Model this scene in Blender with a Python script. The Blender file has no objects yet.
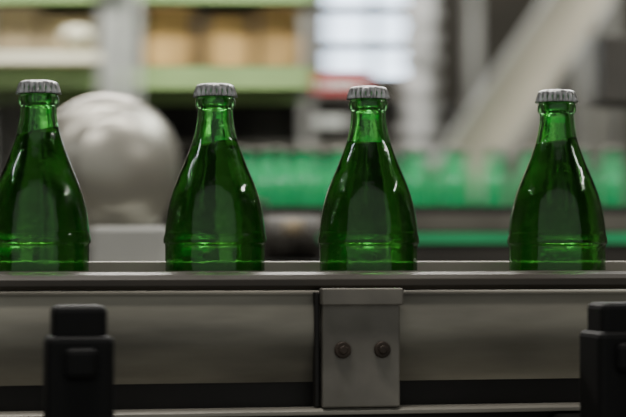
import bpy, bmesh, math, random
from mathutils import Vector, Matrix
random.seed(4)
C = bpy.context.scene.collection
CZ = 1.10      # camera height (level with guide rail)
F = 1843.0

def srgb(r, g, b):
    def f(c):
        c /= 255.0
        return c/12.92 if c <= 0.04045 else ((c+0.055)/1.055)**2.4
    return (f(r), f(g), f(b), 1.0)

# ---------------------------------------------------------------- materials
def mat(name, col, rough=0.5, metal=0.0, var=0.15, scale=12.0, bump=0.0, col2=None, stretch=None, emit=0.0, spec=0.5):
    m = bpy.data.materials.new(name); m.use_nodes = True
    nt = m.node_tree; N = nt.nodes; L = nt.links
    p = N['Principled BSDF']
    tc = N.new('ShaderNodeTexCoord'); mp = N.new('ShaderNodeMapping')
    L.new(tc.outputs['Object'], mp.inputs['Vector'])
    if stretch: mp.inputs['Scale'].default_value = stretch
    nz = N.new('ShaderNodeTexNoise'); nz.inputs['Scale'].default_value = scale; nz.inputs['Detail'].default_value = 5
    L.new(mp.outputs['Vector'], nz.inputs['Vector'])
    cr = N.new('ShaderNodeValToRGB')
    c = srgb(*col)
    if col2: c2 = srgb(*col2)
    else: c2 = tuple(min(1, x*(1+var*2)) for x in c[:3])+(1,)
    c1 = tuple(x*(1-var) for x in c[:3])+(1,) if not col2 else c
    cr.color_ramp.elements[0].position = 0.35; cr.color_ramp.elements[0].color = c1
    cr.color_ramp.elements[1].position = 0.68; cr.color_ramp.elements[1].color = c2
    L.new(nz.outputs['Fac'], cr.inputs['Fac']); L.new(cr.outputs['Color'], p.inputs['Base Color'])
    p.inputs['Roughness'].default_value = rough; p.inputs['Metallic'].default_value = metal
    p.inputs['Specular IOR Level'].default_value = spec
    if bump:
        b = N.new('ShaderNodeBump'); b.inputs['Strength'].default_value = bump; b.inputs['Distance'].default_value = 0.002
        L.new(nz.outputs['Fac'], b.inputs['Height']); L.new(b.outputs['Normal'], p.inputs['Normal'])
    if emit:
        L.new(cr.outputs['Color'], p.inputs['Emission Color']); p.inputs['Emission Strength'].default_value = emit
    return m

M = {}
M['steel'] = mat('brushed_steel', (150,147,138), 0.42, 0.85, 0.12, 6, 0.05, stretch=(1,1,25))
M['plate'] = mat('scuffed_side_plate', (138,134,122), 0.42, 0.5, 0.4, 4, 0.04, stretch=(1.0,1,5))
M['brkt'] = mat('bracket_metal', (116,112,104), 0.5, 0.4, 0.3, 14, 0.1)
M['darkrail'] = mat('dark_guide_plastic', (58,52,44), 0.4, 0.1, 0.15, 8)
M['black'] = mat('black_plastic', (12,12,12), 0.6, 0, 0.2, 10, spec=0.25)
M['recess'] = mat('dark_metal', (34,32,30), 0.6, 0.3, 0.2, 8)  # near-black metal for the recess and other dark parts
M['belt'] = mat('belt_steel', (120,118,112), 0.35, 0.8, 0.1, 20)
M['bolt'] = mat('dark_bolt', (66,56,48), 0.5, 0.4, 0.2, 60)
M['cap'] = mat('crown_cap_tin', (175,175,175), 0.3, 0.8, 0.15, 260, 0.15)
M['palegrey'] = mat('pale_rail', (150,146,136), 0.4, 0.3, 0.1, 9)
M['wall'] = mat('painted_wall', (80,76,68), 0.9, 0, 0.25, 2.0)
M['floor'] = mat('concrete_floor', (96,94,88), 0.7, 0, 0.15, 3.0, 0.1)
M['ceil'] = mat('ceiling_paint', (120,118,112), 0.9, 0, 0.1, 2.0)
M['machine'] = mat('machine_dark_grey', (58,55,50), 0.5, 0.2, 0.25, 4)
M['machine2'] = mat('machine_mid_grey', (112,109,101), 0.5, 0.2, 0.3, 3)
M['railgrey'] = mat('return_rail_grey', (92,88,80), 0.5, 0.2, 0.3, 6)
M['machinel'] = mat('machine_light_grey', (165,165,160), 0.5, 0.1, 0.15, 3)
M['green'] = mat('green_enamel', (142,170,110), 0.5, 0, 0.1, 5)
M['greend'] = mat('dark_green_enamel', (40,160,100), 0.45, 0, 0.1, 5)
M['carton'] = mat('cardboard', (182,148,94), 0.9, 0, 0.25, 6)
M['cartond'] = mat('cardboard_tan_grey', (165,148,118), 0.9, 0, 0.15, 5)  # tan-grey card colour, greyer than the other cartons
M['cream'] = mat('cream_paint', (235,232,205), 0.6, 0, 0.08, 5)
M['white'] = mat('white_paint', (215,218,212), 0.5, 0, 0.08, 5)
M['red'] = mat('red_enamel', (165,50,56), 0.5, 0, 0.1, 5)
M['beige'] = mat('beige_paint', (170,163,146), 0.5, 0.1, 0.1, 4)
M['dome'] = mat('stainless_hood_metal', (172,169,158), 0.34, 0.65, 0.08, 4)
M['duct'] = mat('duct_foil', (200,200,196), 0.4, 0.5, 0.4, 14)
M['housing'] = mat('lamp_housing', (190,190,188), 0.5, 0, 0.05, 4)
M['sky'] = mat('daylight_pane', (205,222,240), 0.3, 0, 0.05, 3, emit=4.5)

def glass_mat():
    m = bpy.data.materials.new('green_bottle_glass'); m.use_nodes = True
    nt = m.node_tree; N = nt.nodes; L = nt.links; p = N['Principled BSDF']
    p.inputs['Base Color'].default_value = (0.33, 0.86, 0.33, 1)
    p.inputs['Transmission Weight'].default_value = 1.0
    p.inputs['IOR'].default_value = 1.5
    tc = N.new('ShaderNodeTexCoord')
    nz = N.new('ShaderNodeTexNoise'); nz.inputs['Scale'].default_value = 60; nz.inputs['Detail'].default_value = 10
    nz.inputs['Roughness'].default_value = 0.75
    L.new(tc.outputs['Object'], nz.inputs['Vector'])
    r = N.new('ShaderNodeMapRange'); r.inputs[1].default_value = 0.48; r.inputs[2].default_value = 0.68
    r.inputs[3].default_value = 0.03; r.inputs[4].default_value = 0.24
    L.new(nz.outputs['Fac'], r.inputs[0]); L.new(r.outputs[0], p.inputs['Roughness'])
    n2 = N.new('ShaderNodeTexNoise'); n2.inputs['Scale'].default_value = 45; n2.inputs['Detail'].default_value = 4
    L.new(tc.outputs['Object'], n2.inputs['Vector'])
    b = N.new('ShaderNodeBump'); b.inputs['Strength'].default_value = 0.3; b.inputs['Distance'].default_value = 0.002
    L.new(n2.outputs['Fac'], b.inputs['Height']); L.new(b.outputs['Normal'], p.inputs['Normal'])
    return m
M['glass'] = glass_mat()
def liquid_mat():
    m = bpy.data.materials.new('amber_liquid'); m.use_nodes = True
    p = m.node_tree.nodes['Principled BSDF']
    p.inputs['Base Color'].default_value = (0.60, 0.58, 0.42, 1)
    p.inputs['Transmission Weight'].default_value = 1.0
    p.inputs['IOR'].default_value = 1.33; p.inputs['Roughness'].default_value = 0.0
    return m
M['liquid'] = liquid_mat()
def farglass():
    m = bpy.data.materials.new('distant_green_glass'); m.use_nodes = True
    p = m.node_tree.nodes['Principled BSDF']
    p.inputs['Base Color'].default_value = (0.04, 0.50, 0.19, 1)
    p.inputs['Transmission Weight'].default_value = 0.45
    p.inputs['Roughness'].default_value = 0.08
    return m
M['far'] = farglass()

# ---------------------------------------------------------------- helpers
def finish(bm, name, mats, parent=None, smooth=False, bevel=0.0, seg=2):
    me = bpy.data.meshes.new(name)
    bmesh.ops.recalc_face_normals(bm, faces=bm.faces)
    bm.to_mesh(me); bm.free()
    for m in (mats if isinstance(mats, (list, tuple)) else [mats]): me.materials.append(M[m])
    o = bpy.data.objects.new(name, me); C.objects.link(o)
    if parent: o.parent = parent
    if smooth:
        for p in me.polygons: p.use_smooth = True
    if bevel:
        b = o.modifiers.new('bevel', 'BEVEL'); b.width = bevel; b.segments = seg; b.limit_method = 'ANGLE'
    return o
def empty(name, loc=(0,0,0), rz=0):
    e = bpy.data.objects.new(name, None); e.empty_display_size = 0.05
    e.location = loc; e.rotation_euler = (0,0,rz); C.objects.link(e); return e
def bbox(bm, x0,x1,y0,y1,z0,z1, mi=0, mtx=None):
    r = bmesh.ops.create_cube(bm, size=1)
    for v in r['verts']:
        v.co = Vector(((x0+x1)/2+v.co.x*(x1-x0), (y0+y1)/2+v.co.y*(y1-y0), (z0+z1)/2+v.co.z*(z1-z0)))
        if mtx: v.co = mtx @ v.co
    for f in set(f for v in r['verts'] for f in v.link_faces): f.material_index = mi
def box(name, x0,x1,y0,y1,z0,z1, m, parent=None, bevel=0.0):
    bm = bmesh.new(); bbox(bm, x0,x1,y0,y1,z0,z1)
    return finish(bm, name, m, parent, bevel=bevel)
def bcyl(bm, a, b, r, seg=24, mi=0, r2=None):
    a = Vector(a); b = Vector(b); d = b-a
    q = d.to_track_quat('Z','Y').to_matrix().to_4x4()
    res = bmesh.ops.create_cone(bm, cap_ends=True, segments=seg, radius1=r, radius2=r if r2 is None else r2, depth=d.length,
        matrix=Matrix.Translation((a+b)/2) @ q)
    for f in set(f for v in res['verts'] for f in v.link_faces):
        f.material_index = mi
        if len(f.verts) == 4: f.smooth = True
def lathe(bm, prof, seg=64, off=(0,0,0), mtx=None, mi=0, flute=None):
    rings = []
    for (r, z) in prof:
        if r < 1e-6:
            v = bm.verts.new((off[0], off[1], off[2]+z)); rings.append([v])
        else:
            ring = []
            for i in range(seg):
                a = 2*math.pi*i/seg
                rr = r
                if flute: rr = r + flute(r, z, a)
                ring.append(bm.verts.new((off[0]+rr*math.cos(a), off[1]+rr*math.sin(a), off[2]+z)))
            rings.append(ring)
    for A_, B_ in zip(rings, rings[1:]):
        for i in range(seg):
            j = (i+1) % seg
            if len(A_) == 1 and len(B_) == 1: continue
            if len(A_) == 1: f = bm.faces.new((A_[0], B_[j], B_[i]))
            elif len(B_) == 1: f = bm.faces.new((A_[i], A_[j], B_[0]))
            else: f = bm.faces.new((A_[i], A_[j], B_[j], B_[i]))
            f.material_index = mi; f.smooth = True
    if mtx:
        for ring in rings:
            for v in ring: v.co = mtx @ v.co
    return rings
def catmull(pts, n=5):
    out = []
    for i in range(len(pts)-1):
        p0 = pts[max(i-1,0)]; p1 = pts[i]; p2 = pts[i+1]; p3 = pts[min(i+2,len(pts)-1)]
        for k in range(n):
            t = k/n
            out.append(tuple(0.5*((2*p1[j])+(-p0[j]+p2[j])*t+(2*p0[j]-5*p1[j]+4*p2[j]-p3[j])*t*t+(-p0[j]+3*p1[j]-3*p2[j]+p3[j])*t**3) for j in (0,1)))
    out.append(pts[-1]); return out
def X(px, d): return (px-313)*d/F
def Z(py, d): return CZ+(255-py)*d/F

# ---------------------------------------------------------------- bottling conveyor
A = math.radians(11)
conv = empty('bottle_conveyor', (0,0,0), A)
BT = 1.021
bm = bmesh.new()
for i in range(-36, 36):
    bbox(bm, i*0.0385, i*0.0385+0.037, -0.042, 0.042, BT-0.004, BT)
finish(bm, 'chain_slats', 'belt', conv, bevel=0.0006)
Lx = 1.38
def ext(name, prof, m, bevel=0.0, x0=-Lx, x1=Lx, smooth=False):
    bm = bmesh.new()
    a = [bm.verts.new((x0, p[0], p[1])) for p in prof]; b = [bm.verts.new((x1, p[0], p[1])) for p in prof]
    n = len(prof)
    for i in range(n):
        f = bm.faces.new((a[i], a[(i+1)%n], b[(i+1)%n], b[i])); f.smooth = smooth and 2 <= i <= n-4
    bm.faces.new(a); bm.faces.new(b[::-1])
    return finish(bm, name, m, conv, bevel=bevel)
ext('front_guide_rail', [(-0.041,1.0885),(-0.044,1.0895),(-0.050,1.0893),(-0.055,1.0878),(-0.058,1.085),(-0.0585,1.081),(-0.056,1.0785),(-0.041,1.0785)], 'darkrail', 0.0006)
ext('front_guide_lip', [(-0.0405,1.0900),(-0.0405,1.078),(-0.0388,1.078),(-0.0388,1.0900)], 'palegrey')
pp = []
for i in range(15):
    t = i/14.0
    pp.append((-0.0475-0.0100*math.sin(math.pi*(0.16+0.84*t)), 1.0780-0.057*t))
ext('front_side_plate', [(-0.042,1.0785),(-0.047,1.0785)]+pp+[(-0.042,1.021)], 'plate', 0, smooth=True)
ext('front_recess', [(-0.043,1.021),(-0.046,1.021),(-0.046,1.004),(-0.043,1.004)], 'recess')
ext('front_lower_lip', [(-0.043,1.0055),(-0.062,1.0055),(-0.064,1.004),(-0.064,1.0015),(-0.043,1.0015)], 'palegrey', 0.0005)
ext('front_lower_frame', [(-0.043,1.0015),(-0.055,1.0015),(-0.055,0.90),(-0.043,0.90)], 'recess')
ext('back_side_frame', [(0.043,1.03),(0.052,1.03),(0.052,0.90),(0.043,0.90)], 'plate')
ext('bed_pan', [(-0.043,0.93),(0.043,0.93),(0.043,0.925),(-0.043,0.925)], 'recess')
ext('wear_strips', [(-0.043,1.017),(0.043,1.017),(0.043,1.010),(-0.043,1.010)], 'recess')
ext('back_guide_rail', [(0.041,1.0955),(0.046,1.0960),(0.050,1.094),(0.050,1.086),(0.046,1.0835),(0.041,1.084)], 'palegrey', 0.0006)
bm = bmesh.new()
for t in (-1.1,-0.6,-0.28,0.10,0.55,1.0):
    bbox(bm, t-0.008,t+0.008, 0.050,0.058, 1.00,1.094)
finish(bm, 'back_guide_posts', 'recess', conv, bevel=0.001)
# bracket
bm = bmesh.new()
t0, t1 = -0.0065, 0.0425
bbox(bm, t0,t1, -0.0645,-0.0525, 1.0060,1.079)
bbox(bm, t0-0.0010,t1+0.0010, -0.069,-0.0585, 1.069,1.0795)
for t in (0.0060, 0.0310): bcyl(bm, (t,-0.0635,1.0415),(t,-0.0670,1.0415),0.0052,20,1); bcyl(bm,(t,-0.0670,1.0415),(t,-0.0690,1.0415),0.0032,6,1)
finish(bm, 'rail_bracket', ['brkt','bolt'], conv, bevel=0.0016, seg=3)
bm = bmesh.new(); bbox(bm, t0-0.004,t0-0.001,-0.061,-0.0525,1.0060,1.077); finish(bm,'bracket_edge_strip','recess',conv,bevel=0.001)  # thin dark strip along the bracket's left edge
def clamp(nm, t):
    bm = bmesh.new()
    bbox(bm, t-0.012,t+0.012, -0.135,-0.0500, 0.985,1.000)
    bbox(bm, t-0.0185,t+0.0185, -0.170,-0.132, 0.955,1.056)
    bbox(bm, t-0.015,t+0.015, -0.165,-0.136, 1.048,1.0725)
    bbox(bm, t-0.009,t+0.009, -0.176,-0.168, 1.032,1.050)
    bcyl(bm, (t,-0.169,0.995),(t,-0.180,0.995),0.013,24)
    finish(bm, nm, 'black', conv, bevel=0.004, seg=3)
clamp('clamp_block_1', -0.1615); clamp('clamp_block_2', 0.1530)
bm = bmesh.new()
for t in (-1.1, 1.1):
    for y in (-0.049, 0.0475):
        bbox(bm, t-0.02,t+0.02, y-0.018,y+0.018, 0.0,0.90)
        bcyl(bm, (t,y,0),(t,y,0.02),0.04)
    bbox(bm, t-0.012,t+0.012, -0.04,0.04, 0.35,0.39)
finish(bm, 'support_legs', 'steel', conv)

# ---------------------------------------------------------------- bottles
outer_pts = [(32.0,7),(32.1,30),(32.1,60),(32.1,84.0),(33.0,86.2),(33.25,88.6),(32.8,91.0),(32.3,93),(31.7,98.6),(30.2,108.4),(27.7,118.2),(24.1,128),(19.9,137.9),(16.2,147.7),(13.8,155),(12.2,163),(11.5,169),(11.3,172.3)]
outer = [(0,4.5),(14,3.5),(22,0.6),(26,0),(29.5,1.2),(31.4,3.6)] + catmull(outer_pts,4) + [(11.9,173.4),(12.7,174.4),(13.0,176),(12.9,178.4),(12.3,179.6),(12.0,180.6),(12.4,182),(12.4,185),(11.6,186.8),(9.5,187.2)]
inner_pts = [(8.6,186),(8.6,176),(8.9,166),(10.6,156),(13.0,147.7),(16.8,137.9),(21.0,128),(24.8,118.2),(27.4,108.4),(29.0,98),(29.6,91),(29.8,84),(29.8,40),(29.6,12)]
inner = catmull(inner_pts,4)+[(28,8),(22,6.5),(12,9),(0,10)]
body = [(r/1000,z/1000) for r,z in outer+inner]
liq_pts = [(p[0]+0.25,p[1]) for p in inner_pts[3:]]
def cap_flute(r, z, a):
    w = max(0.0, min(1.0,(0.1876-z)/0.004))
    return 0.00090*w*math.cos(21*a)
cap_prof = [(0,0.1893),(0.006,0.18925),(0.0100,0.1890),(0.0118,0.1883),(0.0125,0.1872),(0.0127,0.1858),(0.0129,0.184),(0.0132,0.1822),(0.0138,0.1808),(0.0135,0.1806),(0.0127,0.1822),(0.0125,0.186),(0.0115,0.1874),(0,0.1876)]
def bottle(px_t, rot, level, tilt, nm):
    e = empty(nm, (px_t*math.cos(A), px_t*math.sin(A), BT+0.0002), rot)
    bm = bmesh.new(); lathe(bm, body, 72); finish(bm, 'glass_body', 'glass', e)
    bm = bmesh.new()
    pts = [(r,z) for r,z in catmull(liq_pts,4) if z < level-1.5]
    r0 = pts[0][0]+ (level-pts[0][1])*-0.2
    prof = [(0,level),(r0*0.5,level),(r0,level)]+pts+[(28.2,7.8),(22,6.3),(12,8.8),(0,9.8)]
    R = lathe(bm, [(r/1000,z/1000) for r,z in prof], 72)
    for ring in R[:3]:
        for v in ring: v.co.z += (v.co.x*math.cos(rot)-v.co.y*math.sin(rot))*tilt
    finish(bm, 'liquid', 'liquid', e)
    bm = bmesh.new(); lathe(bm, cap_prof, 168, flute=cap_flute); finish(bm, 'crown_cap', 'cap', e)
    return e
bottle(-0.1772, 0.3, 157, 0.25, 'glass_bottle')
bottle(-0.0643, 1.7, 151, 0.2, 'glass_bottle.001')
bottle( 0.0370, 2.9, 152, -0.05, 'glass_bottle.002')
bottle( 0.1662, 4.2, 155, 0.2, 'glass_bottle.003')

# ---------------------------------------------------------------- room
box('floor', -4,4,-3,6.6,-0.1,0,'floor')
box('ceiling', -4,4,-3,6.6,4.0,4.1,'ceil')
box('wall_left', -4.1,-4,-3,6.6,0,4,'wall')
box('wall_right', 4,4.1,-3,6.6,0,4,'wall')
wx0,wx1,wz0,wz1 = 0.02,0.41,1.72,2.75
bm = bmesh.new()
bbox(bm,-4,wx0,5.5,5.6,0,4); bbox(bm,wx1,4,5.5,5.6,0,4); bbox(bm,wx0,wx1,5.5,5.6,0,wz0); bbox(bm,wx0,wx1,5.5,5.6,wz1,4)
finish(bm,'wall_back','wall')
w = empty('window_1')
bm = bmesh.new()
for x in (wx0,(wx0+wx1)/2-0.01,wx1-0.03): bbox(bm,x,x+0.03,5.47,5.53,wz0,wz1)
for z in (wz0,wz0+0.13,wz0+0.26,wz0+0.52,wz1-0.03): bbox(bm,wx0,wx1,5.475,5.525,z,z+0.022)
finish(bm,'frame','machine2',w)
box('pane',wx0,wx1,5.54,5.55,wz0,wz1,'sky',w)

# pallet rack with cartons
d=5.0; y=d-1.2
rk = empty('pallet_rack')
bm = bmesh.new()
for px in (-160, -20, 303):
    bbox(bm, X(px,d),X(px+9,d), y-0.03,y+0.02,0,3.2); bbox(bm, X(px,d),X(px+9,d), y+0.45,y+0.5,0,3.2)
finish(bm,'uprights','machinel',rk)
bm = bmesh.new()
for (a,b) in ((90,68),(5,-4),(-80,-95)):
    for yy in (y-0.05,y+0.47): bbox(bm, X(-160,d),X(312,d), yy,yy+0.03, Z(a,d),Z(b,d))
finish(bm,'beams','green',rk)
box('cream_rail', X(-160,d),X(105,d), y-0.10,y-0.06, Z(67,d),Z(54,d),'cream',rk)
bm = bmesh.new()
for a in (66,-6): bbox(bm, X(-155,d),X(308,d), y-0.01,y+0.46, Z(a,d)-0.01,Z(a,d))
finish(bm,'shelf_boards','machine2',rk)
bm = bmesh.new(); k=0
for (a,b) in ((-8,38),(43,92),(146,195),(202,253),(258,300)):
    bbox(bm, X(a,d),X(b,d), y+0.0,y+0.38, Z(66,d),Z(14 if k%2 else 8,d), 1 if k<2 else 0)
    k+=1
finish(bm,'cartons',['carton','cartond'],rk,bevel=0.004)
bm=bmesh.new()
for px in (198,205,256): bbox(bm,X(px-4,d),X(px+2,d),y-0.03,y-0.01,Z(66,d),Z(-4,d))
finish(bm,'rack_struts','recess',rk)
bm=bmesh.new(); bmesh.ops.create_uvsphere(bm,u_segments=24,v_segments=16,radius=0.036,matrix=Matrix.Translation((X(80,d),y-0.08,Z(40,d))))
bcyl(bm,(X(80,d),y-0.08,Z(54,d)),(X(80,d),y-0.08,Z(40,d)),0.012)
finish(bm,'float_ball','cream',rk,smooth=True)
# white standpipe
d=4.7
bm = bmesh.new()
bcyl(bm,(X(111,d),d-1.2,0),(X(111,d),d-1.2,4),X(124,d)-X(111,d)); bcyl(bm,(X(133,d),d-1.2,0),(X(133,d),d-1.2,4),0.015)
for z in (0.5,1.4,1.75,2.6,3.4): bcyl(bm,(X(111,d),d-1.2,z),(X(111,d),d-1.2,z+0.03),0.05)
finish(bm,'vertical_pipe','white')

# filling machine
d=5.55; y=d-1.2
fm = empty('filling_machine')
box('cabinet', X(-60,d),X(405,d), y,y+0.4, 0, Z(93,d),'machine',fm,0.01)
bm = bmesh.new()
bbox(bm, X(-60,d),X(405,d), y-0.05,y, Z(101,d),Z(93,d))
bbox(bm, X(140,d),X(400,d), y-0.06,y, Z(150,d),Z(141,d))
finish(bm,'trim_rails','machine2',fm,0)
bm = bmesh.new()
for px in (170,236,290,352): bbox(bm, X(px,d),X(px+10,d), y-0.04,y, Z(230,d),Z(100,d))
finish(bm,'door_posts','recess',fm)
box('white_block', X(318,d),X(348,d), y-0.07,y-0.04, Z(131,d),Z(115,d),'white',fm)  # small white block on the machine front
sg = empty('warning_sign')
d=4.9; y=d-1.2
box('panel', X(316,d),X(368,d), y,y+0.012, Z(95,d),Z(71,d),'red',sg)
bm=bmesh.new()
for q in range(5): bbox(bm, X(322+q*8,d),X(327+q*8,d), y-0.004,y, Z(89,d),Z(80,d))
finish(bm,'lettering','white',sg)
box('sign_post', X(339,d),X(343,d), y+0.013,y+0.03,0,Z(72,d),'machine',sg)

# corrugated duct
d=4.9
bm = bmesh.new(); prof=[]; r=X(439,d)-X(420,d)
zz=0
while zz<4.0:
    prof += [(r,zz),(r*0.78,zz+0.03)]; zz+=0.06
lathe(bm, prof, 32, (X(420,d),d-1.2,0)); finish(bm,'corrugated_duct','duct')

# right hand process cabinets
d=5.7; y=d-1.2
pc = empty('control_cabinet')
box('cabinet_body', X(446,d),X(720,d), y,y+0.35,0,Z(98,d),'machine2',pc,0.01)
bm=bmesh.new()
for px in (500,560,618): bbox(bm,X(px,d),X(px+6,d),y-0.01,y,0.2,Z(100,d))
finish(bm,'door_gaps','recess',pc)
d=5.3
bm=bmesh.new()
for px,rr,mi in ((455,9,1),(474,6,0),(585,9,0),(611,6,0),(567,5,1)):
    bcyl(bm,(X(px,d),d-1.2,0),(X(px,d),d-1.2,4),rr*d/F,20,mi)
finish(bm,'process_pipes',['machinel','machine'])
d=5.0
bx = empty('junction_box')
box('enclosure', X(598,d),X(680,d), d-1.2,d-1.05, Z(104,d),Z(34,d),'machine',bx,0.01)
box('wall_arm', X(640,d),X(650,d), d-1.13,d-1.1, 0,Z(104,d),'machine',bx)
# diagonal chute
d=4.6; y=d-1.2
p0=Vector((X(452,d),y,Z(185,d))); p1=Vector((X(650,d),y,Z(-105,d)))
dr=(p1-p0); ln=dr.length; ang=math.atan2(dr.z,dr.x)
mt=Matrix.Translation(p0)@Matrix.Rotation(-ang,4,'Y')
ch = empty('inclined_chute')
wd=24*d/F
bm=bmesh.new(); bbox(bm,0,ln+0.25,-0.01,0.08,-wd,wd,0,mt); finish(bm,'trough','beige',ch,bevel=0.004)
bm=bmesh.new(); bbox(bm,0,ln+0.25,-0.03,0.09,-wd-0.012,-wd,0,mt); bbox(bm,0,ln+0.25,-0.03,0.09,wd,wd+0.012,0,mt); finish(bm,'flanges','machinel',ch)
box('stand', X(455,d),X(470,d), y+0.02,y+0.06, 0,Z(170,d),'machine',ch)

# far bottle conveyor
d=4.3; y=d-1.2
fc = empty('return_conveyor')
zb = Z(228,d)
bm=bmesh.new()
bbox(bm,X(205,d),X(760,d),y-0.10,y+0.30,zb-0.02,zb)
finish(bm,'belt_bed','machine',fc)
bm=bmesh.new()
bbox(bm,X(205,d),X(760,d),y-0.125,y-0.10,Z(231,d-.12),Z(214,d-.12))
bbox(bm,X(205,d),X(760,d),y-0.115,y-0.10,Z(214,d-.12),Z(206,d-.12),1)
finish(bm,'front_rail',['railgrey','recess'],fc)
box('lower_green_beam', X(225,d),X(760,d),y-0.13,y-0.09,Z(243,d-.12),Z(233,d-.12),'greend',fc)
box('lower_skirt', X(205,d),X(760,d),y-0.11,y+0.28,0.80,Z(243,d-.12),'machine',fc)
bm=bmesh.new()
for px in (225,420,600,745): bbox(bm,X(px,d),X(px+14,d),y-0.09,y-0.05,0,0.80); bbox(bm,X(px,d),X(px+14,d),y+0.20,y+0.24,0,0.80)
finish(bm,'legs','machine',fc)
simple=[(0,0),(0.031,0),(0.0322,0.006),(0.0322,0.088),(0.029,0.108),(0.022,0.128),(0.0152,0.148),(0.0118,0.165),(0.0113,0.178),(0.0125,0.18)]
scap=[(0.0135,0.18),(0.0128,0.187),(0,0.189)]
bm=bmesh.new()
for row in range(3):
    xx=X(240,d)+row*0.04
    while xx<X(750,d):
        lathe(bm,simple,16,(xx,y-0.06+row*0.09,zb+0.0005)); lathe(bm,scap,16,(xx,y-0.06+row*0.09,zb+0.0005),mi=1); xx+=0.074+random.random()*0.03
finish(bm,'distant_bottle_row',['far','machine2'])

# stainless hood (left) on stand
d=2.25; y=d-1.2
hd = empty('stainless_hood')
cx=X(114,d); cz=Z(163,d); R=76*d/F
axis=Vector((0.45,-0.88,0.08)).normalized()
mt=Matrix.Translation(Vector((cx,y+0.04,cz)))@axis.to_track_quat('Z','Y').to_matrix().to_4x4()
bm=bmesh.new()
prof=[(0,-0.14),(R*0.97,-0.14),(R*0.98,-0.035),(R*1.0,-0.033),(R*1.0,-0.020),(R*0.95,-0.014),(R*0.88,-0.006),(R*0.78,0.002),(R*0.71,0.004),(R*0.68,0.0125),(R*0.58,0.0195),(R*0.4,0.026),(R*0.2,0.030),(0,0.031)]
lathe(bm,prof,64,mtx=mt); finish(bm,'domed_shell','dome',hd)
bm=bmesh.new()
bbox(bm,X(88,d),X(168,d),y-0.0,y+0.12,Z(275,d),Z(226,d))
finish(bm,'pedestal','machinel',hd,bevel=0.006)
box('base_cabinet',X(40,d),X(200,d),y-0.03,y+0.18,0,Z(275,d),'machine2',hd,0.005)

# drive gearbox
d=2.7; y=d-1.2
gm = empty('gearbox_drive')
bm=bmesh.new()
bbox(bm,X(205,d),X(262,d),y,y+0.12,Z(262,d),Z(198,d)); bcyl(bm,(X(258,d),y+0.05,Z(238,d)),(X(322,d),y+0.05,Z(238,d)),0.032)
for q in range(6): bcyl(bm,(X(268+q*8,d),y+0.05,Z(238,d)),(X(271+q*8,d),y+0.05,Z(238,d)),0.038)
finish(bm,'housing','machine',gm,bevel=0.004)
bm=bmesh.new(); bcyl(bm,(X(286,d),y-0.02,Z(228,d)),(X(300,d),y-0.02,Z(228,d)),0.012); finish(bm,'coupling','cartond',gm)
box('pedestal',X(195,d),X(330,d),y-0.02,y+0.14,0,Z(262,d),'recess',gm)

# ---------------------------------------------------------------- lamps
def lamp(nm, x, y, z, lx, ly, power, col=(1,0.96,0.9)):
    e = empty(nm,(x,y,z))
    bm=bmesh.new(); bbox(bm,-lx/2-0.03,lx/2+0.03,-ly/2-0.03,ly/2+0.03,0.02,0.08)
    finish(bm,'lamp_body','housing',e,bevel=0.005)
    bm=bmesh.new()
    bcyl(bm,(0,0,0.08),(0,0,max(0.1,4.0-z)),0.008); finish(bm,'drop_rod','housing',e)
    L=bpy.data.lights.new(nm,'AREA'); L.shape='RECTANGLE'; L.size=lx; L.size_y=ly; L.energy=power; L.color=col
    o=bpy.data.objects.new('tube_light',L); o.parent=e; C.objects.link(o)
    return e
lamp('ceiling_lamp', -0.7,2.9,3.2,2.4,0.3,130)
lamp('ceiling_lamp.001', 1.9,2.5,3.3,1.2,0.3,85,(0.97,1,0.94))
lamp('ceiling_lamp.002', 0.2,0.9,2.7,1.8,0.15,28)
lamp('ceiling_lamp.003', 1.9,0.15,2.2,0.04,0.8,7)
lamp('ceiling_lamp.004', -1.9,0.1,2.3,0.04,0.8,4,(0.95,0.98,1))
lamp('added_plate_lamp', -0.25,-0.55,3.0,1.0,0.1,24,(1,0.96,0.9))  # added lamp, accentuates the brighter top of the side plate

wd_=bpy.data.worlds.new('hall_ambient'); bpy.context.scene.world=wd_; wd_.use_nodes=True
bg=wd_.node_tree.nodes['Background']; bg.inputs[0].default_value=(0.95,0.98,0.95,1); bg.inputs[1].default_value=0.36

# ---------------------------------------------------------------- camera
cd=bpy.data.cameras.new('camera'); cam=bpy.data.objects.new('camera',cd); C.objects.link(cam)
cd.sensor_width=36; cd.lens=36*F/626
cam.location=(0,-1.2,CZ); cam.rotation_euler=(math.radians(90+1.446),0,0)
cd.dof.use_dof=True; cd.dof.focus_distance=1.195; cd.dof.aperture_fstop=9.5; cd.dof.aperture_ratio=0.45
cd.clip_start=0.05
bpy.context.scene.camera=cam
